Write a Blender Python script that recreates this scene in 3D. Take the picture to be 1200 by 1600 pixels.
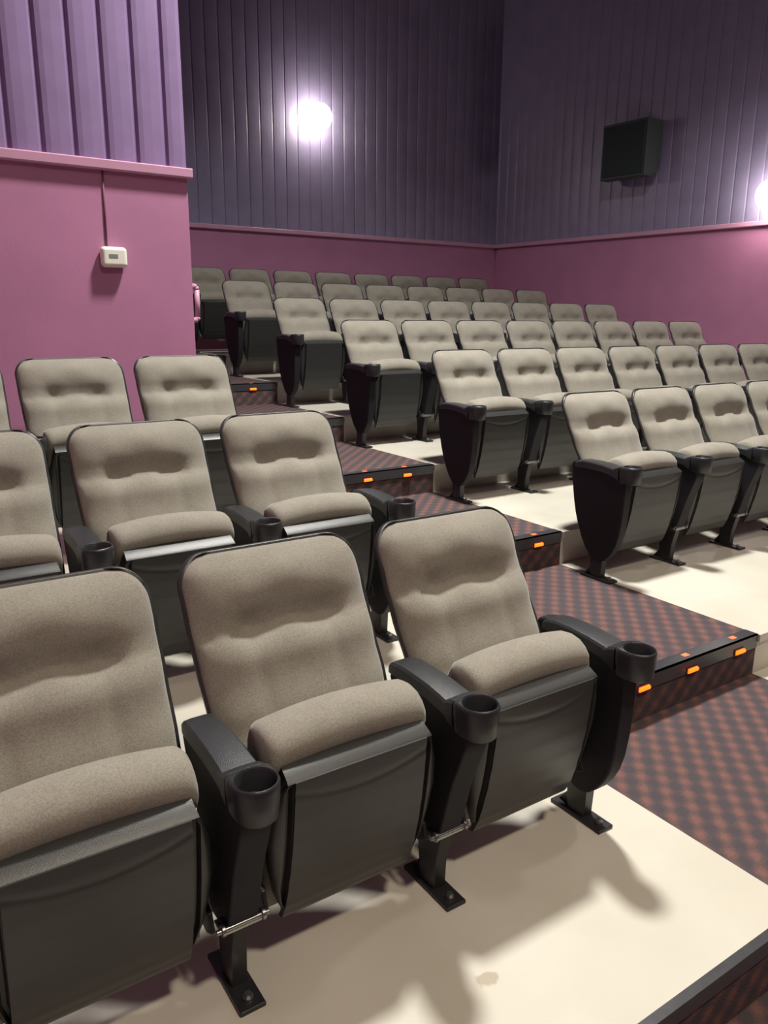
import bpy, bmesh, math, random
from mathutils import Vector, Matrix
random.seed(7)
C = bpy.context.scene.collection
for o in list(bpy.data.objects): bpy.data.objects.remove(o)

# ------------------------------------------------------------------ camera, world, lights
PITCH_Y, RISE = 1.1612, 0.1843            # depth and rise of one seating tier
FL = 0.9265                               # seat-top height above its platform
YAW, PIT, ROL = 0.5862, -0.2459, 0.0072
cam = bpy.data.objects.new('camera', bpy.data.cameras.new('camera')); C.objects.link(cam)
cam.data.sensor_fit = 'HORIZONTAL'; cam.data.sensor_width = 36; cam.data.lens = 1215.2/1200*36
cam.data.clip_start = 0.05
s, c = math.sin, math.cos
F = Vector((s(YAW)*c(PIT), c(YAW)*c(PIT), s(PIT))); R = Vector((c(YAW), -s(YAW), 0)); U = R.cross(F)
R2 = R*c(ROL)+U*s(ROL); U2 = -R*s(ROL)+U*c(ROL)
M = Matrix((R2, U2, -F)).transposed().to_4x4(); M.translation = Vector((-3.3379, -1.7979, 0.5706+FL))
cam.matrix_world = M
sc = bpy.context.scene; sc.camera = cam
sc.view_settings.view_transform = 'Standard'; sc.view_settings.look = 'None'
sc.view_settings.exposure = 0.0; sc.view_settings.gamma = 1.0; sc.view_settings.use_curve_mapping = False
w = bpy.data.worlds.new('world'); sc.world = w; w.use_nodes = True
w.node_tree.nodes['Background'].inputs[0].default_value = (1.0, 0.93, 0.84, 1)
w.node_tree.nodes['Background'].inputs[1].default_value = 0.02
CEIL = 6.3
def area(name, loc, power, size, col, rot=(0, 0, 0), spread=math.pi):
    l = bpy.data.lights.new(name, 'AREA'); l.shape = 'DISK'; l.size = size; l.energy = power; l.color = col; l.spread = spread
    o = bpy.data.objects.new(name, l); C.objects.link(o); o.location = loc; o.rotation_euler = rot
    return o
LAMPS = [((-0.35, 1.3), 350, 0.60, (1.0, 0.975, 0.91)), ((-1.9, -3.6), 170, 0.6, (1.0, 0.86, 0.68)), ((2.6, -1.2), 50, 0.5, (1.0, 0.92, 0.82))]  # aisle lamp first; the warm front and right ones are added unseen fill
for (x, y), pw, sz, col in LAMPS:
    area('ceiling_lamp_light', (x, y, CEIL-0.045), pw, sz, col, spread=math.radians(135))

# ------------------------------------------------------------------ materials
def mat(name):
    m = bpy.data.materials.new(name); m.use_nodes = True
    return m, m.node_tree, m.node_tree.nodes['Principled BSDF']
def plain(name, col, rough=0.5, metal=0.0, spec=0.5, noise=0.0, nscale=20, bump=0.0, bscale=200):
    m, t, b = mat(name)
    b.inputs['Base Color'].default_value = (*col, 1); b.inputs['Roughness'].default_value = rough
    b.inputs['Metallic'].default_value = metal; b.inputs['Specular IOR Level'].default_value = spec
    tc = t.nodes.new('ShaderNodeTexCoord')
    if noise:
        n = t.nodes.new('ShaderNodeTexNoise'); n.inputs['Scale'].default_value = nscale; n.inputs['Detail'].default_value = 6
        t.links.new(tc.outputs['Object'], n.inputs['Vector'])
        r = t.nodes.new('ShaderNodeValToRGB')
        r.color_ramp.elements[0].position = .3; r.color_ramp.elements[1].position = .7
        r.color_ramp.elements[0].color = tuple(v*(1-noise) for v in col)+(1,)
        r.color_ramp.elements[1].color = tuple(min(1, v*(1+noise)) for v in col)+(1,)
        t.links.new(n.outputs['Fac'], r.inputs['Fac']); t.links.new(r.outputs['Color'], b.inputs['Base Color'])
    if bump:
        n2 = t.nodes.new('ShaderNodeTexNoise'); n2.inputs['Scale'].default_value = bscale; n2.inputs['Detail'].default_value = 3
        t.links.new(tc.outputs['Object'], n2.inputs['Vector'])
        bp = t.nodes.new('ShaderNodeBump'); bp.inputs['Strength'].default_value = bump; bp.inputs['Distance'].default_value = 0.004
        t.links.new(n2.outputs['Fac'], bp.inputs['Height']); t.links.new(bp.outputs['Normal'], b.inputs['Normal'])
    return m
def emis(name, col, st):
    m, t, b = mat(name)
    b.inputs['Base Color'].default_value = (*col, 1); b.inputs['Emission Color'].default_value = (*col, 1)
    b.inputs['Emission Strength'].default_value = st
    return m
def mnode(t, op, a, b=None):
    n = t.nodes.new('ShaderNodeMath'); n.operation = op
    for i, v in enumerate((a, b)):
        if v is None: continue
        if isinstance(v, (int, float)): n.inputs[i].default_value = v
        else: t.links.new(v, n.inputs[i])
    return n.outputs[0]
def carpet():
    m, t, b = mat('patterned_carpet')
    tc = t.nodes.new('ShaderNodeTexCoord')
    dn = t.nodes.new('ShaderNodeTexNoise'); dn.inputs['Scale'].default_value = 18; t.links.new(tc.outputs['Object'], dn.inputs['Vector'])
    sep = t.nodes.new('ShaderNodeSeparateXYZ'); t.links.new(tc.outputs['Object'], sep.inputs[0])
    w_ = mnode(t, 'MULTIPLY', mnode(t, 'SUBTRACT', dn.outputs['Fac'], .5), .012)
    P = 0.098
    u = mnode(t, 'MULTIPLY', mnode(t, 'ADD', sep.outputs[0], w_), 2*math.pi/P)
    v = mnode(t, 'MULTIPLY', mnode(t, 'ADD', mnode(t, 'ADD', sep.outputs[1], sep.outputs[2]), w_), 2*math.pi/P)
    val = mnode(t, 'ADD', mnode(t, 'MULTIPLY', mnode(t, 'COSINE', mnode(t, 'SUBTRACT', u, v)), .27), mnode(t, 'MULTIPLY', mnode(t, 'COSINE', mnode(t, 'ADD', u, v)), .14))
    fine = t.nodes.new('ShaderNodeTexNoise'); fine.inputs['Scale'].default_value = 130; fine.inputs['Detail'].default_value = 4
    t.links.new(tc.outputs['Object'], fine.inputs['Vector'])
    val = mnode(t, 'ADD', mnode(t, 'ADD', val, .42), mnode(t, 'MULTIPLY', mnode(t, 'SUBTRACT', fine.outputs['Fac'], .5), .7))
    r = t.nodes.new('ShaderNodeValToRGB'); e = r.color_ramp.elements
    e[0].position = .2; e[0].color = (.070, .060, .068, 1)
    e[1].position = .85; e[1].color = (.178, .092, .082, 1)
    x = e.new(.5); x.color = (.105, .070, .070, 1)
    t.links.new(val, r.inputs['Fac']); t.links.new(r.outputs['Color'], b.inputs['Base Color'])
    b.inputs['Roughness'].default_value = 1; b.inputs['Specular IOR Level'].default_value = .1
    bp = t.nodes.new('ShaderNodeBump'); bp.inputs['Strength'].default_value = .5; bp.inputs['Distance'].default_value = .004
    t.links.new(fine.outputs['Fac'], bp.inputs['Height']); t.links.new(bp.outputs['Normal'], b.inputs['Normal'])
    return m
def platform_paint():
    m, t, b = mat('cream_painted_platform')
    tc = t.nodes.new('ShaderNodeTexCoord')
    n = t.nodes.new('ShaderNodeTexNoise'); n.inputs['Scale'].default_value = 2.2; n.inputs['Detail'].default_value = 7
    t.links.new(tc.outputs['Object'], n.inputs['Vector'])
    r = t.nodes.new('ShaderNodeValToRGB'); r.color_ramp.elements[0].position = .3; r.color_ramp.elements[1].position = .65
    r.color_ramp.elements[0].color = (.50, .475, .40, 1); r.color_ramp.elements[1].color = (.575, .55, .48, 1)
    t.links.new(n.outputs['Fac'], r.inputs['Fac'])
    # one small brown footprint-like stain on the lowest platform
    mp = t.nodes.new('ShaderNodeVectorMath'); mp.operation = 'SUBTRACT'; mp.inputs[1].default_value = (-2.305, -.69, 0)
    t.links.new(tc.outputs['Object'], mp.inputs[0])
    sc_ = t.nodes.new('ShaderNodeVectorMath'); sc_.operation = 'MULTIPLY'; sc_.inputs[1].default_value = (1.1, 1.7, 1)
    t.links.new(mp.outputs[0], sc_.inputs[0])
    ln = t.nodes.new('ShaderNodeVectorMath'); ln.operation = 'LENGTH'; t.links.new(sc_.outputs[0], ln.inputs[0])
    nn = t.nodes.new('ShaderNodeTexNoise'); nn.inputs['Scale'].default_value = 30; t.links.new(tc.outputs['Object'], nn.inputs['Vector'])
    k = mnode(t, 'ADD', ln.outputs['Value'], mnode(t, 'MULTIPLY', mnode(t, 'SUBTRACT', nn.outputs['Fac'], .5), .05))
    ss = t.nodes.new('ShaderNodeMapRange'); ss.interpolation_type = 'SMOOTHSTEP'
    ss.inputs['From Min'].default_value = .024; ss.inputs['From Max'].default_value = .038
    ss.inputs['To Min'].default_value = .75; ss.inputs['To Max'].default_value = 0
    t.links.new(k, ss.inputs['Value'])
    mx = t.nodes.new('ShaderNodeMixRGB'); mx.inputs['Color2'].default_value = (.34, .275, .185, 1)
    t.links.new(ss.outputs['Result'], mx.inputs['Fac']); t.links.new(r.outputs['Color'], mx.inputs['Color1'])
    t.links.new(mx.outputs['Color'], b.inputs['Base Color'])
    b.inputs['Roughness'].default_value = .45
    return m
def fabric():
    m, t, b = mat('grey_tan_tweed')
    tc = t.nodes.new('ShaderNodeTexCoord')
    n = t.nodes.new('ShaderNodeTexNoise'); n.inputs['Scale'].default_value = 260; n.inputs['Detail'].default_value = 4
    n2 = t.nodes.new('ShaderNodeTexNoise'); n2.inputs['Scale'].default_value = 14; n2.inputs['Detail'].default_value = 3
    for q in (n, n2): t.links.new(tc.outputs['Object'], q.inputs['Vector'])
    f = mnode(t, 'ADD', mnode(t, 'MULTIPLY', n.outputs['Fac'], .75), mnode(t, 'MULTIPLY', n2.outputs['Fac'], .25))
    r = t.nodes.new('ShaderNodeValToRGB'); r.color_ramp.elements[0].position = .38; r.color_ramp.elements[1].position = .62
    r.color_ramp.elements[0].color = (.215, .200, .167, 1); r.color_ramp.elements[1].color = (.292, .274, .232, 1)
    t.links.new(f, r.inputs['Fac']); t.links.new(r.outputs['Color'], b.inputs['Base Color'])
    b.inputs['Roughness'].default_value = 1; b.inputs['Specular IOR Level'].default_value = .15
    b.inputs['Sheen Weight'].default_value = .25; b.inputs['Sheen Roughness'].default_value = .5
    bp = t.nodes.new('ShaderNodeBump'); bp.inputs['Strength'].default_value = .22; bp.inputs['Distance'].default_value = .002
    t.links.new(n.outputs['Fac'], bp.inputs['Height']); t.links.new(bp.outputs['Normal'], b.inputs['Normal'])
    return m
FABRIC = fabric(); CARPET = carpet(); PAINT = platform_paint()
SHELL = plain('charcoal_plastic', (.026, .027, .027), .36, bump=.15, bscale=500)
BLACK = plain('black_moulded_plastic', (.013, .013, .017), .6, spec=.25, bump=.2, bscale=400)
ARM = plain('armrest_plastic', (.022, .024, .028), .36, bump=.2, bscale=500)
STEEL = plain('black_enamelled_steel', (.014, .014, .016), .4, noise=.2)
CHROME = plain('zinc_plated_steel', (.36, .36, .36), .35, metal=1.0, noise=.1)
PLUM = plain('plum_wall_paint', (.42, .172, .305), .6, noise=.06, nscale=3, bump=.1, bscale=90)
TRIMP = plain('plum_trim_paint', (.50, .26, .38), .45, noise=.05, nscale=5)
PURPLE = plain('purple_pleated_panel', (.215, .138, .285), .75, noise=.08, nscale=6, bump=.15, bscale=300)
NAVY = plain('dark_purple_pleated_panel', (.215, .188, .30), .42, noise=.1, nscale=4, bump=.15, bscale=300)
CEILM = plain('dark_ceiling', (.05, .045, .06), .9, noise=.1)
FRONTM = plain('dark_plum_front_wall', (.10, .06, .09), .8, noise=.1)
NOSE = plain('ribbed_step_nosing', (.06, .06, .068), .35, metal=.3, noise=.1, nscale=40)
WHITEP = plain('white_plastic', (.80, .78, .70), .4, noise=.03)
LCD = plain('grey_display', (.22, .25, .22), .2, noise=.05)
SPK = plain('black_speaker_cabinet', (.030, .040, .042), .6, bump=.2)
GRILLE = plain('dark_speaker_grille', (.016, .026, .027), .8, bump=.5, bscale=600)
ORANGE = emis('amber_led', (1.0, .11, .006), 3.2)
ORANGE2 = emis('amber_glint', (1.0, .17, .06), .55)  # dim glow that stands in for the LED's reflection
GLOW = emis('sconce_glass', (1.0, .90, .78), 34)
LAMPG = emis('lamp_diffuser', (1.0, .93, .82), 6)
WHITEM = plain('white_metal_ring', (.7, .68, .64), .4, noise=.03)

# ------------------------------------------------------------------ helpers
def tag(o, label=None, cat=None, group=None, kind=None):
    if label: o['label'] = label
    if cat: o['category'] = cat
    if group: o['group'] = group
    if kind: o['kind'] = kind
    return o
def empty(name, loc, rz=0):
    o = bpy.data.objects.new(name, None); C.objects.link(o); o.location = loc; o.rotation_euler = (0, 0, rz)
    o.empty_display_size = .1
    return o
def obj(name, bm, m, parent=None, smooth=False, bevel=0, seg=2):
    bmesh.ops.recalc_face_normals(bm, faces=bm.faces)
    me = bpy.data.meshes.new(name); bm.to_mesh(me); bm.free()
    if smooth:
        for p in me.polygons: p.use_smooth = True
    me.materials.append(m)
    o = bpy.data.objects.new(name, me); C.objects.link(o)
    if parent: o.parent = parent
    if bevel:
        b = o.modifiers.new('bevel', 'BEVEL'); b.width = bevel; b.segments = seg; b.limit_method = 'ANGLE'; b.angle_limit = math.radians(35)
        for p in me.polygons: p.use_smooth = True
        try:
            o.modifiers['bevel'].harden_normals = True
        except Exception: pass
    return o
def box(bm, x0, x1, y0, y1, z0, z1):
    v = [bm.verts.new((x, y, z)) for x in (x0, x1) for y in (y0, y1) for z in (z0, z1)]
    for f in ((0, 1, 3, 2), (4, 6, 7, 5), (0, 4, 5, 1), (2, 3, 7, 6), (0, 2, 6, 4), (1, 5, 7, 3)):
        bm.faces.new([v[i] for i in f])
def bx(*a):
    bm = bmesh.new(); box(bm, *a); return bm
def prism_x(bm, pts, x0, x1):              # outline in (y, z) extruded along x
    a = [bm.verts.new((x0, y, z)) for y, z in pts]; b = [bm.verts.new((x1, y, z)) for y, z in pts]
    n = len(pts); bm.faces.new(a); bm.faces.new(b[::-1])
    for i in range(n): bm.faces.new([a[i], b[i], b[(i+1) % n], a[(i+1) % n]])
def prism_y(bm, pts, y0, y1):
    a = [bm.verts.new((x, y0, z)) for x, z in pts]; b = [bm.verts.new((x, y1, z)) for x, z in pts]
    n = len(pts); bm.faces.new(a); bm.faces.new(b[::-1])
    for i in range(n): bm.faces.new([a[i], b[i], b[(i+1) % n], a[(i+1) % n]])
def cyl(bm, p, q, r, n=16, r2=None):
    p = Vector(p); q = Vector(q); d = (q-p).normalized(); a = d.orthogonal().normalized(); b = d.cross(a)
    r2 = r if r2 is None else r2
    A = [bm.verts.new(p+(a*math.cos(2*math.pi*i/n)+b*math.sin(2*math.pi*i/n))*r) for i in range(n)]
    B = [bm.verts.new(q+(a*math.cos(2*math.pi*i/n)+b*math.sin(2*math.pi*i/n))*r2) for i in range(n)]
    bm.faces.new(A[::-1]); bm.faces.new(B)
    for i in range(n): bm.faces.new([A[i], A[(i+1) % n], B[(i+1) % n], B[i]])
def lathe(bm, prof, cx=0, cy=0, n=28):     # prof (r, z); rotated about a vertical axis
    rings = []
    for r, z in prof:
        rings.append([bm.verts.new((cx+max(r, 1e-5)*math.cos(2*math.pi*i/n), cy+max(r, 1e-5)*math.sin(2*math.pi*i/n), z)) for i in range(n)])
    for a, b in zip(rings, rings[1:]):
        for i in range(n): bm.faces.new([a[i], a[(i+1) % n], b[(i+1) % n], b[i]])
def interp(pts, v):
    if v <= pts[0][0]: return pts[0][1]
    for (a, fa), (b, fb) in zip(pts, pts[1:]):
        if v <= b:
            t = (v-a)/(b-a); t = t*t*(3-2*t)*.35+t*.65
            return fa+(fb-fa)*t
    return pts[-1][1]
def struct(name, bm, m, parent=None, **k):
    o = obj(name, bm, m, parent, **k)
    if not parent: o['kind'] = 'structure'
    return o

# ------------------------------------------------------------------ room shell
AX0, AX1 = -1.457, -0.27                   # carpeted aisle between the two seating blocks
XL, YF, YB = -4.9, -7.0, 7.35
def tier_y(k): return -0.965 if k == 0 else -1.25+PITCH_Y*k
def rwx(y): return 4.66+(7.35-y)*0.0815    # right wall flares slightly towards the screen
struct('floor', bx(XL, rwx(YF), YF, tier_y(0), -1.2, -RISE), CARPET)
for k in range(7):
    y0, y1 = tier_y(k), (tier_y(k+1) if k < 6 else YB)
    z = RISE*k
    xa = AX0 if k < 3 else -1.65
    a = struct('aisle_step', bx(xa, AX1, y0, y1, -1.2, z), CARPET)
    bm = bmesh.new(); box(bm, xa+.004, AX1-.004, y0-.006, y0+.055, z-.002, z+.004); box(bm, xa+.004, AX1-.004, y0-.006, y0+.002, z-.058, z+.004)
    struct('step_nosing', bm, NOSE, a)
    bm = bmesh.new()
    pts = [(AX1, y0), (rwx(y0)+.05, y0), (rwx(y1)+.05, y1), (AX1, y1)]
    lo = [bm.verts.new((x, y, -1.2)) for x, y in pts]; hi = [bm.verts.new((x, y, z)) for x, y in pts]
    bm.faces.new(lo[::-1]); bm.faces.new(hi)
    for i in range(4): bm.faces.new([lo[i], lo[(i+1) % 4], hi[(i+1) % 4], hi[i]])
    if k: box(bm, AX1+.0, rwx(y0)+.03, y0-.014, y0+.01, z-.034, z+.0005)
    struct('seating_platform', bm, PAINT)
    if k < 3:
        bm = bx(XL, AX0, y0, y1 if k < 2 else 2.86, -1.2, z)
        if k: box(bm, XL, AX0, y0-.014, y0+.01, z-.034, z+.0005)
        struct('seating_platform', bm, PAINT)

fz = struct('platform_fascia', bx(XL, AX1, tier_y(0)-.012, tier_y(0), -RISE, -.002), CARPET)
struct('platform_nosing', bx(XL, AX0, tier_y(0)-.020, tier_y(0)+.004, -.045, .002), NOSE, fz)
def pleats(L, z0, z1, amp=.022, per=.162, groove=.020, phase=0.0):
    """pleated panel along +x from 0..L at y=0 bulging to -y"""
    bm = bmesh.new(); xs = []
    n = int(L/per)+2
    for i in range(-1, n):
        b = i*per+phase
        xs += [(b, 0), (b+groove*.45, 0.002), (b+groove, -amp*.75), (b+per*.3, -amp), (b+per*.6, -amp*1.0), (b+per-.012, -amp*.72)]
    xs = [(x, y) for x, y in xs if 0 < x < L]
    xs = [(0, -amp*.7)]+xs+[(L, -amp*.7)]
    lo = [bm.verts.new((x, y, z0)) for x, y in xs]; hi = [bm.verts.new((x, y, z1)) for x, y in xs]
    for i in range(len(xs)-1): bm.faces.new([lo[i], lo[i+1], hi[i+1], hi[i]])
    # close the back so it is a solid panel
    bl = [bm.verts.new((x, .05, z)) for z in (z0, z1) for x in (0, L)]
    bm.faces.new([bl[0], bl[2], bl[3], bl[1]])
    bm.faces.new([lo[0], hi[0], bl[2], bl[0]]); bm.faces.new([lo[-1], bl[1], bl[3], hi[-1]])
    bm.faces.new(lo[::-1]+[bl[0], bl[1]]); bm.faces.new(hi+[bl[3], bl[2]])
    return bm
def trim_bm(L, z, h=.05, d=.035):
    bm = bmesh.new(); prism_x(bm, [(.0, z-h), (-d*.92, z-h), (-d, z-h*.85), (-d, z-h*.12), (-d*.9, z), (0, z)], 0, L); return bm
TZ = 1.583+FL
# back wall
wb = struct('wall_back', bx(-1.7, 4.75, YB, YB+.2, -1.2, CEIL), PLUM)
p = struct('wall_back_panel', pleats(6.35, TZ+.0, CEIL, amp=.007, groove=.012), NAVY, wb); p.location = (-1.65, YB-.012, 0)
p = struct('trim_1', trim_bm(6.35, TZ+.02, d=.045), TRIMP); p.location = (-1.65, YB-.001, 0)
# right wall (flared)
ang = math.atan2(-(YB-YF), rwx(YF)-rwx(YB)); Lr = math.hypot(YB-YF, rwx(YF)-rwx(YB))
wr = empty('wall_right', (rwx(YB), YB, 0), ang); wr['kind'] = 'structure'
struct('wall_face', bx(-.05, Lr+.2, 0, .2, -1.2, CEIL), PLUM, wr)
struct('wall_panel', pleats(Lr, TZ, CEIL, amp=.007, groove=.012, phase=.05), NAVY, wr).location.y = -.012
tr = struct('trim_2', trim_bm(Lr, TZ+.02, d=.045), TRIMP); tr.location = wr.location; tr.rotation_euler = wr.rotation_euler
# thermostat wall (front of the vestibule) and its flank along the aisle
WX, WY = -1.65, 2.80
VT = 1.372+FL
struct('wall_left', bx(XL, WX, WY, WY+.15, -1.2, VT), PLUM)
vp = struct('wall_left_panel', pleats(WX-XL, VT, CEIL, amp=.02, phase=.052, groove=.024), PURPLE); vp.location = (XL, WY+.018, 0)
struct('wall_left_core', bx(XL, WX, WY+.05, WY+.15, VT, CEIL), PURPLE)
bm = bx(WX-.12, WX, WY+.15, YB, -1.2, TZ); struct('wall_aisle_side', bm, PLUM)
struct('wall_aisle_side_panel', bx(WX-.12, WX, WY+.15, YB, TZ, CEIL), PURPLE)
bm = bmesh.new(); prism_x(bm, [(WY+.01, VT-.047), (WY-.032, VT-.047), (WY-.038, VT-.040), (WY-.038, VT), (WY-.031, VT+.006), (WY+.01, VT+.006)], XL, WX+.022)
box(bm, WX-.01, WX+.022, WY-.02, WY+.3, VT-.035, VT+.004)
struct('trim_3', bm, TRIMP)
# remaining shell behind and beside the camera
struct('wall_side_left', bx(XL-.2, XL, YF, WY+.15, -1.2, CEIL), PLUM)
struct('wall_front', bx(XL-.2, rwx(YF)+.2, YF-.2, YF, -1.2, CEIL), FRONTM)
struct('ceiling', bx(XL-.2, 6.3, YF-.2, YB+.2, CEIL, CEIL+.2), CEILM)
for i, ((x, y), pw, sz, col) in enumerate(LAMPS):
    r = empty('ceiling_light', (x, y, CEIL))
    tag(r, ['round recessed ceiling lamp high above the carpeted aisle', 'round warm fill lamp, added unseen out in front of the front row', 'round fill lamp, added unseen in front of the right seating block'][i], 'ceiling light')
    bm = bmesh.new(); lathe(bm, [(sz/2+.05, 0), (sz/2+.05, -.02), (sz/2+.01, -.025), (sz/2+.005, -.012), (sz/2+.005, 0)])
    obj('rim', bm, WHITEM, r, smooth=True)
    bm = bmesh.new(); cyl(bm, (0, 0, -.002), (0, 0, -.012), sz/2, 32); obj('diffuser', bm, LAMPG, r)

# ------------------------------------------------------------------ the theatre seat
BACK = [(.33, -.285), (.45, -.243), (.56, -.190), (.68, -.120), (.79, -.066), (.88, -.020), (.93, .006)]   # (height, y) of the cushion's flat reference face
def back_outline(h, hw, r, top, bot):
    if h > top-r: d = h-(top-r); return hw-r+math.sqrt(max(0, r*r-d*d))
    if h < bot+.04: d = (bot+.04)-h; return hw-.012-.04+math.sqrt(max(0, .04*.04-d*d))
    return hw-.012*max(0, (.75-h)/.4)
def backrest_bm():
    bm = bmesh.new(); NU, NV = 44, 54; top, bot, hw, r = .915, .34, .247, .075
    hs = []
    for j in range(NV+1):
        t = j/NV; t = .5-.5*math.cos(math.pi*t) if False else t
        hs.append(bot+(top-bot)*(1-(1-t)**1.25 if t > .5 else (1-(.5)**1.25)*t/.5))
    grid = []; backg = []
    def disp(x, h):
        ex = min(1, abs(x)/hw)
        edge = (1-ex**7)*(1-max(0, (h-(top-.07))/.07)**3)*(1-max(0, ((bot+.06)-h)/.06)**3)
        d = .040*edge+.012*(1-ex*ex)
        xs = x
        seam = .738+.006*math.cos(xs/.105*math.pi)*math.exp(-(xs/.16)**4)
        q = h-seam
        win = math.exp(-(x/.148)**6)
        up = math.exp(-(abs(q)/.060)**1.3) if q > 0 else math.exp(-abs(q)/.009)
        d -= (.009+.028*win)*up*(1-ex**9)
        if q > 0: d += (.008+.008*win)*math.exp(-((q-.115)/.05)**2)
        else: d += .012*math.exp(-((q+.055)/.05)**2)
        for sx in (-.108, .108):
            dd = ((x-sx)/.036)**2+((h-.750)/.032)**2
            d -= .011*math.exp(-dd)
            d -= .0045*math.exp(-((x-sx)/.022)**2)*(math.exp(-((h-.62)/.09)**2))
        return d
    for h in hs:
        wv = back_outline(h, hw, r, top, bot); row = []; rb = []
        yr = interp(BACK, h)
        for i in range(NU+1):
            u = 2*i/NU-1; uu = math.copysign(abs(u)**.85, u); x = uu*wv
            row.append(bm.verts.new((x, yr-disp(x, h)*(1 if abs(u) < 1 else 0), h)))
            if i in (0, NU): pass
        grid.append(row)
        backg.append([bm.verts.new((-wv, yr+.012, h)), bm.verts.new((wv, yr+.012, h))])
    for j in range(NV):
        for i in range(NU): bm.faces.new([grid[j][i], grid[j][i+1], grid[j+1][i+1], grid[j+1][i]])
        bm.faces.new([backg[j][0], grid[j][0], grid[j+1][0], backg[j+1][0]])
        bm.faces.new([grid[j][-1], backg[j][1], backg[j+1][1], grid[j+1][-1]])
        bm.faces.new([backg[j][1], backg[j][0], backg[j+1][0], backg[j+1][1]])
    bm.faces.new(grid[0][::-1]+[backg[0][0], backg[0][1]]); bm.faces.new(grid[-1]+[backg[-1][1], backg[-1][0]])
    return bm
def shell_bm():
    bm = bmesh.new(); NU, NV = 16, 40; top, bot, hw, r = .921, .30, .2535, .080
    g = []; f = []
    for j in range(NV+1):
        h = bot+(top-bot)*(1-(1-j/NV)**1.6)
        wv = back_outline(h, hw, r, top, bot); y = interp(BACK, h); gr = []; fr = []
        for i in range(NU+1):
            u = 2*i/NU-1; uu = math.copysign(abs(u)**.7, u); x = uu*wv
            fade = max(0, (h-(top-.06))/.06)
            gr.append(bm.verts.new((x, y+.014+.042*(1-abs(uu)**4)*(1-fade**2), h)))
            fr.append(bm.verts.new((x, y+(.004 if abs(u) < 1 else -.004), h)))
        g.append(gr); f.append(fr)
    for j in range(NV):
        for i in range(NU):
            bm.faces.new([g[j][i], g[j+1][i], g[j+1][i+1], g[j][i+1]]); bm.faces.new([f[j][i], f[j][i+1], f[j+1][i+1], f[j+1][i]])
        bm.faces.new([g[j][0], f[j][0], f[j+1][0], g[j+1][0]]); bm.faces.new([g[j][-1], g[j+1][-1], f[j+1][-1], f[j][-1]])
    bm.faces.new(g[0]+f[0][::-1]); bm.faces.new(g[-1][::-1]+f[-1])
    return bm
def pan_bm():
    """folded-up seat pan: charcoal shell with a chamfered upper lip and curved side flanges"""
    bm = bmesh.new(); NU = 28
    prof = [(-.405, .560, .180), (-.414, .568, .183), (-.422, .568, .186), (-.472, .540, .189), (-.478, .534, .190), (-.476, .510, .200), (-.470, .45, .221), (-.462, .38, .225), (-.450, .31, .218), (-.434, .24, .207),
            (-.420, .19, .188), (-.405, .155, .172), (-.390, .145, .160), (-.36, .15, .150), (-.355, .19, .180), (-.375, .30, .205), (-.395, .42, .205), (-.400, .53, .18)]
    inner = [0, .06, .12, .160, .176, .180, .184, .188, .193]; NU = 26
    rows = []
    for k, (y, h, hw) in enumerate(prof):
        q = [v*min(1, hw/.199) for v in inner]; e0 = q[-1]; q += [e0+(hw-e0)*t for t in (.25, .5, .75, .92, 1)]
        xs = [-v for v in q[:0:-1]]+q; row = []
        for x in xs:
            yy = y; t = max(0, (abs(x)-e0)/max(1e-4, hw-e0))
            if 4 < k < 13: yy += .003+.016*t**2.5+(.014 if .178*min(1, hw/.199) < abs(x) < .190*min(1, hw/.199) else 0)
            row.append(bm.verts.new((x, yy, h)))
        rows.append(row)
    n = len(rows)
    for k in range(n):
        a, b = rows[k], rows[(k+1) % n]
        for i in range(NU): bm.faces.new([a[i], a[i+1], b[i+1], b[i]])
    bm.faces.new([r[0] for r in rows]); bm.faces.new([r[-1] for r in rows][::-1])
    # flat front plate with a crescent seam under the lip
    NX, NH = 44, 72; fr = []; bk = []
    yp = [(.135, -.398), (.155, -.409), (.19, -.424), (.24, -.438), (.31, -.454), (.38, -.466), (.45, -.474), (.505, -.480), (.537, -.482)]
    for j in range(NH+1):
        h = .138+(.535-.138)*j/NH; y = interp(yp, h); a = []; bb = []
        for i in range(NX+1):
            x = (2*i/NX-1)*(.177-.004*(h-.14)/.38)
            q = (h-(.505-.030*(1-(x/.17)**2)))/.007
            a.append(bm.verts.new((x, y+.0020*math.exp(-q*q), h))); bb.append(bm.verts.new((x, y+.016, h)))
        fr.append(a); bk.append(bb)
    for j in range(NH):
        for i in range(NX):
            bm.faces.new([fr[j][i], fr[j][i+1], fr[j+1][i+1], fr[j+1][i]]); bm.faces.new([bk[j][i], bk[j+1][i], bk[j+1][i+1], bk[j][i+1]])
        bm.faces.new([bk[j][0], fr[j][0], fr[j+1][0], bk[j+1][0]]); bm.faces.new([fr[j][-1], bk[j][-1], bk[j+1][-1], fr[j+1][-1]])
    bm.faces.new(fr[0][::-1]+bk[0]); bm.faces.new(fr[-1]+bk[-1][::-1])
    return bm
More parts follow.
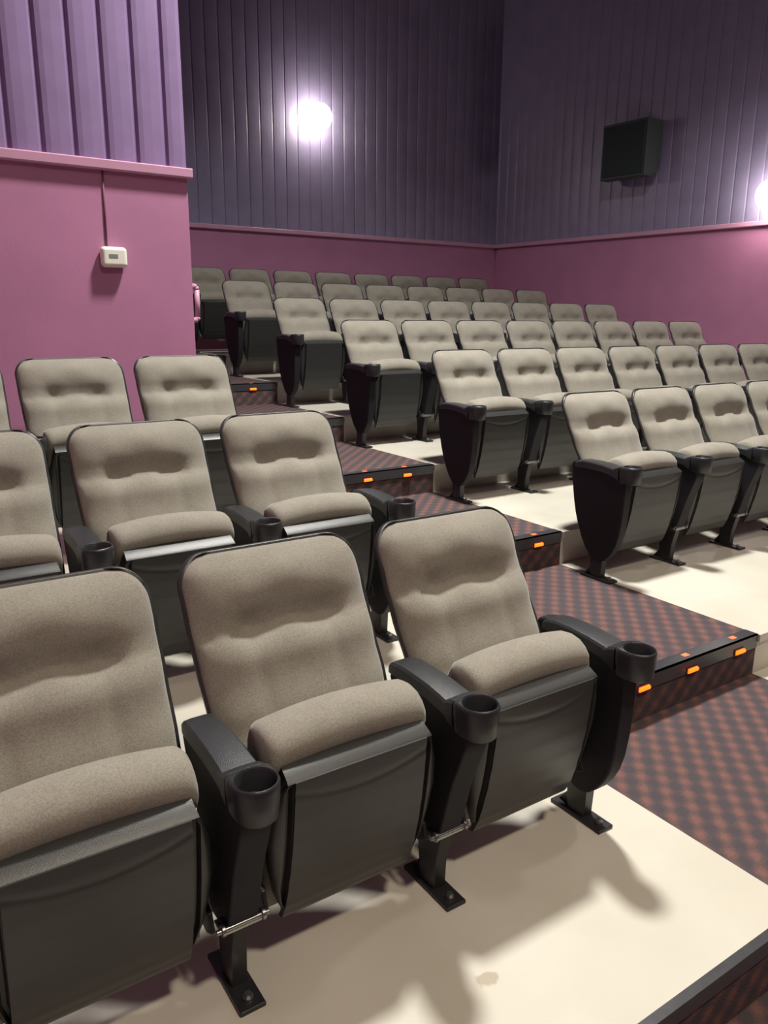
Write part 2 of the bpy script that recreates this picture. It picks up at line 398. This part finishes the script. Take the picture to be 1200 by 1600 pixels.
def cush_bm():
    bm = bmesh.new(); NU = 26
    prof = [(-.428, .530), (-.441, .556), (-.438, .582), (-.422, .602), (-.398, .616), (-.366, .622), (-.336, .618), (-.312, .604), (-.298, .575), (-.294, .52), (-.300, .43), (-.318, .33), (-.345, .22), (-.372, .165), (-.385, .17), (-.378, .25), (-.392, .40), (-.402, .50)]
    rows = []
    for k, (y, h) in enumerate(prof):
        row = []
        for i in range(NU+1):
            u = 2*i/NU-1; a = abs(u)**.6; x = math.copysign(a, u)*.207
            e = max(0, (a-.90)/.10); cy, ch = -.37, .40
            yy, hh = y, h
            if k < 12:
                hh += .020*(1-a*a)*(1 if h > .5 else .3)-.010*e**2
                yy += (cy-y)*.16*e**2
            row.append(bm.verts.new((x, yy, hh)))
        rows.append(row)
    n = len(rows)
    for k in range(n):
        a, b = rows[k], rows[(k+1) % n]
        for i in range(NU): bm.faces.new([a[i], a[i+1], b[i+1], b[i]])
    bm.faces.new([r[0] for r in rows]); bm.faces.new([r[-1] for r in rows][::-1])
    return bm
CY, RI, RO = -.533, .041, .0485
def arm_bm():
    bm = bmesh.new()
    # cross sections from the rear to just before the cup: (y, half width, top, bottom)
    secs = [(-.190, .024, .575, .568), (-.196, .034, .592, .566), (-.215, .038, .603, .568), (-.25, .040, .609, .570), (-.31, .041, .610, .571), (-.38, .042, .607, .568), (-.43, .043, .601, .562), (-.452, .044, .598, .558), (-.462, .045, .606, .552), (-.486, .047, .613, .545)]
    rings = []
    for y, hw, t, b in secs:
        rings.append([bm.verts.new((x, y, z)) for x, z in ((-hw, b), (-hw, t-.008), (-hw+.006, t-.001), (-hw*.4, t+.001), (hw*.4, t+.001), (hw-.006, t-.001), (hw, t-.008), (hw, b))])
    for a, b in zip(rings, rings[1:]):
        for i in range(8): bm.faces.new([a[i], a[(i+1) % 8], b[(i+1) % 8], b[i]])
    bm.faces.new(rings[0][::-1]); bm.faces.new(rings[-1])
    return bm
def cup_bm():
    bm = bmesh.new(); n = 36; zt = .614
    def outer(th, r):                       # D-shape: round in front, square towards the arm
        cx, sy = math.cos(th), math.sin(th)
        if sy <= 0: return cx*r, CY+sy*r
        m = max(abs(cx), abs(sy)); return cx/m*r, CY+sy/m*r*.98
    def ring(fn, z): return [bm.verts.new((*fn(2*math.pi*i/n), z)) for i in range(n)]
    def circ(r): return lambda th: (math.cos(th)*r, CY+math.sin(th)*r)
    seq = [ring(lambda th: outer(th, RO*.80), .530), ring(lambda th: outer(th, RO*.90), .535), ring(lambda th: outer(th, RO*.98), .578), ring(lambda th: outer(th, RO), .600), ring(lambda th: outer(th, RO), zt-.004), ring(lambda th: outer(th, RO-.003), zt),
           ring(circ(RI+.003), zt+.001), ring(circ(RI), zt-.003), ring(circ(RI-.004), .545), ring(circ(RI-.012), .540)]
    for a, b in zip(seq, seq[1:]):
        for i in range(n): bm.faces.new([a[i], a[(i+1) % n], b[(i+1) % n], b[i]])
    bm.faces.new(seq[0][::-1]); bm.faces.new(seq[-1])
    return bm
def smooth_poly(P, it=2):
    for _ in range(it):
        Q = []
        for i in range(len(P)):
            a, b = P[i], P[(i+1) % len(P)]
            Q += [(a[0]*.75+b[0]*.25, a[1]*.75+b[1]*.25), (a[0]*.25+b[0]*.75, a[1]*.25+b[1]*.75)]
        P = Q
    return P
def end_panel_bm():
    bm = bmesh.new()
    P = [(-.165, .60), (-.165, .56), (-.185, .42), (-.215, .30), (-.275, .17), (-.34, .10), (-.405, .095), (-.46, .15), (-.498, .23), (-.515, .36), (-.52, .50), (-.515, .565), (-.46, .60), (-.30, .60)]
    prism_x(bm, smooth_poly(P, 1), -.028, .028); return bm
def inner_panel_bm():
    bm = bmesh.new()
    P = [(-.195, .585), (-.225, .50), (-.285, .38), (-.315, .24), (-.33, .18), (-.43, .18), (-.455, .27), (-.48, .37), (-.515, .46), (-.535, .52), (-.49, .575), (-.36, .59)]
    prism_x(bm, smooth_poly(P, 1), -.036, .036); return bm
def leg_bm():
    bm = bmesh.new()
    prism_x(bm, [(-.425, .19), (-.405, .10), (-.40, .006), (-.335, .006), (-.325, .10), (-.315, .19), (-.32, .30), (-.42, .30)], -.019, .019)
    prism_x(bm, [(-.335, .012), (-.285, .012), (-.33, .07)], -.006, .006)
    return bm
def link(name, me_src, parent, x):
    o = me_src.copy(); C.objects.link(o); o.parent = parent; o.location.x = x; return o
PROTO = {}
def proto(name, bm, m, **k):
    o = obj(name, bm, m, **k); PROTO[name] = o; C.objects.unlink(o); return o
def end_cap_add(bm):
    return bm
proto('backrest', backrest_bm(), FABRIC, smooth=True)
proto('back_shell', shell_bm(), SHELL, smooth=True)
proto('seat_pan', pan_bm(), SHELL, smooth=True)
proto('seat_cushion', cush_bm(), FABRIC, smooth=True)
proto('armrest', arm_bm(), ARM, bevel=.004)
proto('cup_holder', cup_bm(), ARM, smooth=True)
PROTO['cup_holder'].data.set_sharp_from_angle(angle=math.radians(50))
PROTO['seat_pan'].data.set_sharp_from_angle(angle=math.radians(40))
proto('end_panel', end_panel_bm(), BLACK, bevel=.010, seg=3)
proto('side_panel', inner_panel_bm(), BLACK, bevel=.006)
proto('leg', leg_bm(), STEEL, bevel=.003)
proto('foot_plate', bx(-.031, .031, -.475, -.275, .0, .012), STEEL, bevel=.003)
bm = bmesh.new(); cyl(bm, (0, -.445, .012), (0, -.445, .018), .012, 12); cyl(bm, (0, -.445, .018), (0, -.445, .027), .0085, 6); proto('bolt', bm, CHROME)
bm = bmesh.new(); cyl(bm, (-.062, -.436, .208), (.062, -.436, .208), .006, 12); cyl(bm, (.043, -.436, .208), (.051, -.436, .208), .013, 12); cyl(bm, (-.051, -.436, .208), (-.043, -.436, .208), .013, 12)
box(bm, -.05, .05, -.44, -.39, .196, .203)
proto('hinge_rod', bm, CHROME, bevel=.001)
bm = bmesh.new(); prism_x(bm, [(-.425, .20), (-.39, .18), (-.30, .20), (-.26, .34), (-.30, .36), (-.35, .27), (-.41, .24)], -.005, .005)
proto('seat_bracket', bm, STEEL, bevel=.002)

def standard(seat, x, end):
    link('armrest', PROTO['armrest'], seat, x)
    a = [o for o in seat.children if o.name.startswith('armrest')][-1]
    link('cup_holder', PROTO['cup_holder'], seat, x)
    link('x', PROTO['end_panel' if end else 'side_panel'], seat, x)
    lg = link('leg', PROTO['leg'], seat, x)
    fp = link('foot_plate', PROTO['foot_plate'], seat, x)
    b = link('bolt', PROTO['bolt'], fp, 0)
    if not end: link('hinge_rod', PROTO['hinge_rod'], seat, x)
def make_seat(x, k, pitch, label, group, left='side', right=None):
    r = empty('theater_seat', (x, k*PITCH_Y, k*RISE))
    tag(r, label, 'seat', group)
    for n in ('backrest', 'back_shell', 'seat_pan', 'seat_cushion'): link(n, PROTO[n], r, 0)
    for sx in (-1, 1): link('seat_bracket', PROTO['seat_bracket'], r, sx*.224)
    standard(r, -pitch/2, left == 'end')
    if right: standard(r, pitch/2, right == 'end')
    return r
ORD = ['first', 'second', 'third', 'fourth', 'fifth', 'sixth', 'seventh', 'eighth']
# left block: three short rows of seats seen from their front
LROW = [('front row of the left block', (-1.936, -2.510, -3.084)), ('middle row of the left block', (-1.925, -2.508, -3.090)), ('back row of the left block, against the plum wall', (-1.918, -2.480, -3.042))]
LN = [['rightmost grey-tan theater seat of the nearest row, its end armrest beside the carpeted aisle',
       'grey-tan theater seat in the middle of the nearest row, cup holders on either side',
       'leftmost grey-tan theater seat of the nearest row, cut off by the left photo edge'],
      ['grey theater seat directly behind the nearest aisle-end seat, with a pale seat rim',
       'grey theater seat in the left block, second row back, second from the aisle',
       'grey theater seat in the left block, second row back, cut off at left edge'],
      ['grey theater seat at the aisle end of the left row before the plum thermostat wall',
       'grey theater seat directly below the white thermostat, second from the aisle',
       'sliver of grey theater seat at the left edge before the plum thermostat wall']]
for k, (nm, xs) in enumerate(LROW):
    for i, x in enumerate(xs):
        make_seat(x, k, (.572, .580, .562)[k], LN[k][i], 'seats in the '+nm, 'side', 'end' if i == 0 else None)
# right block: long rows rising towards the back wall
RN = ['nearest row', 'second row', 'third row', 'fourth row', 'fifth row', 'last row']
for k in range(1, 7):
    n = {1: 4, 2: 7}.get(k, 8)
    for i in range(n):
        if i == 0: lab = 'grey theater seat with black end panel, aisle end of the %s, right block' % RN[k-1]
        elif i == n-1 and k > 2: lab = 'grey theater seat nearest the right wall in the %s of the right block' % RN[k-1]
        else: lab = 'grey theater seat, %s from the aisle in the %s of the right block' % (ORD[i], RN[k-1])
        make_seat(i*.56, k, .56, lab, 'seats in the %s of the right block' % RN[k-1], 'end' if i == 0 else 'side', 'side' if i == n-1 else None)

# ------------------------------------------------------------------ aisle step lights
SN = {1: ('nearest', (-1.022, -.726, -.405)), 2: ('second', (-.448,)), 3: ('third', (-.79, -.488)), 4: ('fourth', (-.46,)), 5: ('fifth', (-.507,)), 6: ('sixth', (-.46,))}
for k, (nm, xs) in SN.items():
    if k in (4, 6): continue
    z = RISE*k; y = tier_y(k)
    for i, x in enumerate(xs):
        r = empty('step_light', (x, y-.006, z-.045))
        if len(xs) > 1: lab = 'glowing amber light, %s on the %s lit aisle step from the camera' % (('leftmost', 'the middle one', 'rightmost')[i if len(xs) == 3 else (0, 2)[i]], nm)
        else: lab = 'single glowing amber step light in view on the %s lit aisle step' % nm
        tag(r, lab, 'step light', 'amber lights along the aisle steps')
        bm = bx(-.034, .034, -.004, .0, -.013, .013); obj('housing', bm, NOSE, r)
        bm = bmesh.new(); cyl(bm, (-.028, -.005, 0), (.028, -.005, 0), .0095, 10); obj('front_lens', bm, ORANGE, r)
        bm = bx(-.016, .016, .024, .046, .047, .0505); obj('top_glint', bm, ORANGE2, r, bevel=.001)  # LED reflection on the nosing top, made as a small glowing block

# ------------------------------------------------------------------ thermostat, grab bar, sconces, speaker
t = empty('thermostat', (-2.102, WY, .878+FL)); tag(t, 'white wall thermostat with small grey display on the plum wall', 'thermostat')
obj('housing', bx(-.070, .070, -.060, 0, -.054, .054), WHITEP, t, bevel=.022, seg=4)
obj('display', bx(-.032, .016, -.0615, -.058, -.006, .014), LCD, t)
bm = bmesh.new(); z0 = .93+FL; cyl(bm, (-2.121, WY-.004, VT-.05), (-2.128, WY-.004, z0), .0055, 10)
tag(obj('wire_conduit', bm, plain('dark_plum_wire', (.16, .05, .10), .6, noise=.05), smooth=True), 'thin plum painted wire running down the wall from trim to thermostat', 'wire')
bm = bmesh.new()
gx, gy = WX+.062, WY+.10
pts = [(WX, gy, .74+FL), (gx-.02, gy, .742+FL), (gx-.005, gy, .737+FL), (gx, gy, .72+FL), (gx, gy, .56+FL), (gx-.006, gy, .545+FL), (WX, gy, .54+FL)]
for a, b in zip(pts, pts[1:]): cyl(bm, a, b, .016, 14)
bmesh.ops.remove_doubles(bm, verts=bm.verts, dist=.0001)
tag(obj('grab_bar', bm, TRIMP, smooth=True), 'plum painted grab bar on the corner of the thermostat wall by the aisle', 'grab bar')
def sconce(loc, rz, label, power):
    r = empty('wall_sconce', loc, rz); tag(r, label, 'wall light', 'bright globe wall sconces')
    bm = bmesh.new(); cyl(bm, (0, 0, 0), (0, -.03, 0), .07, 24); obj('backplate', bm, WHITEM, r, bevel=.005)
    bm = bmesh.new(); cyl(bm, (0, -.03, -.02), (0, -.10, -.05), .018, 12); obj('arm', bm, WHITEM, r, smooth=True)
    bm = bmesh.new(); n = 14; R0 = .155
    lathe(bm, [(R0*math.sin(math.pi*i/n), -R0*math.cos(math.pi*i/n)) for i in range(n+1)], 0, -.19, 28)
    bmesh.ops.remove_doubles(bm, verts=bm.verts, dist=.001)
    obj('globe', bm, GLOW, r, smooth=True)
sconce((1.62, YB-.02, 2.89+FL), 0, 'round glowing wall sconce high on the dark back wall', 24)
sconce((rwx(3.24)-.02, 3.21, 1.83+FL), ang, 'bright wall sconce above the plum band, cut off by the right photo edge', 16)
sp = empty('wall_speaker', (rwx(5.0)-.02, 5.0, 2.20+FL), ang)
tag(sp, 'black box speaker with sloped underside mounted on the right wall', 'speaker')
SG = -1.0                                   # room side of the flared wall in its own frame
bm = bmesh.new(); prism_x(bm, [(0, .62), (SG*.30, .62), (SG*.30, 0.0), (SG*.16, 0.0), (SG*.05, .06), (0, .18)], -.31, .31)
obj('cabinet', bm, SPK, sp, bevel=.008)
bm = bx(-.285, .285, min(SG*.30, SG*.312), max(SG*.30, SG*.312), .03, .59)
obj('grille', bm, GRILLE, sp, bevel=.004)
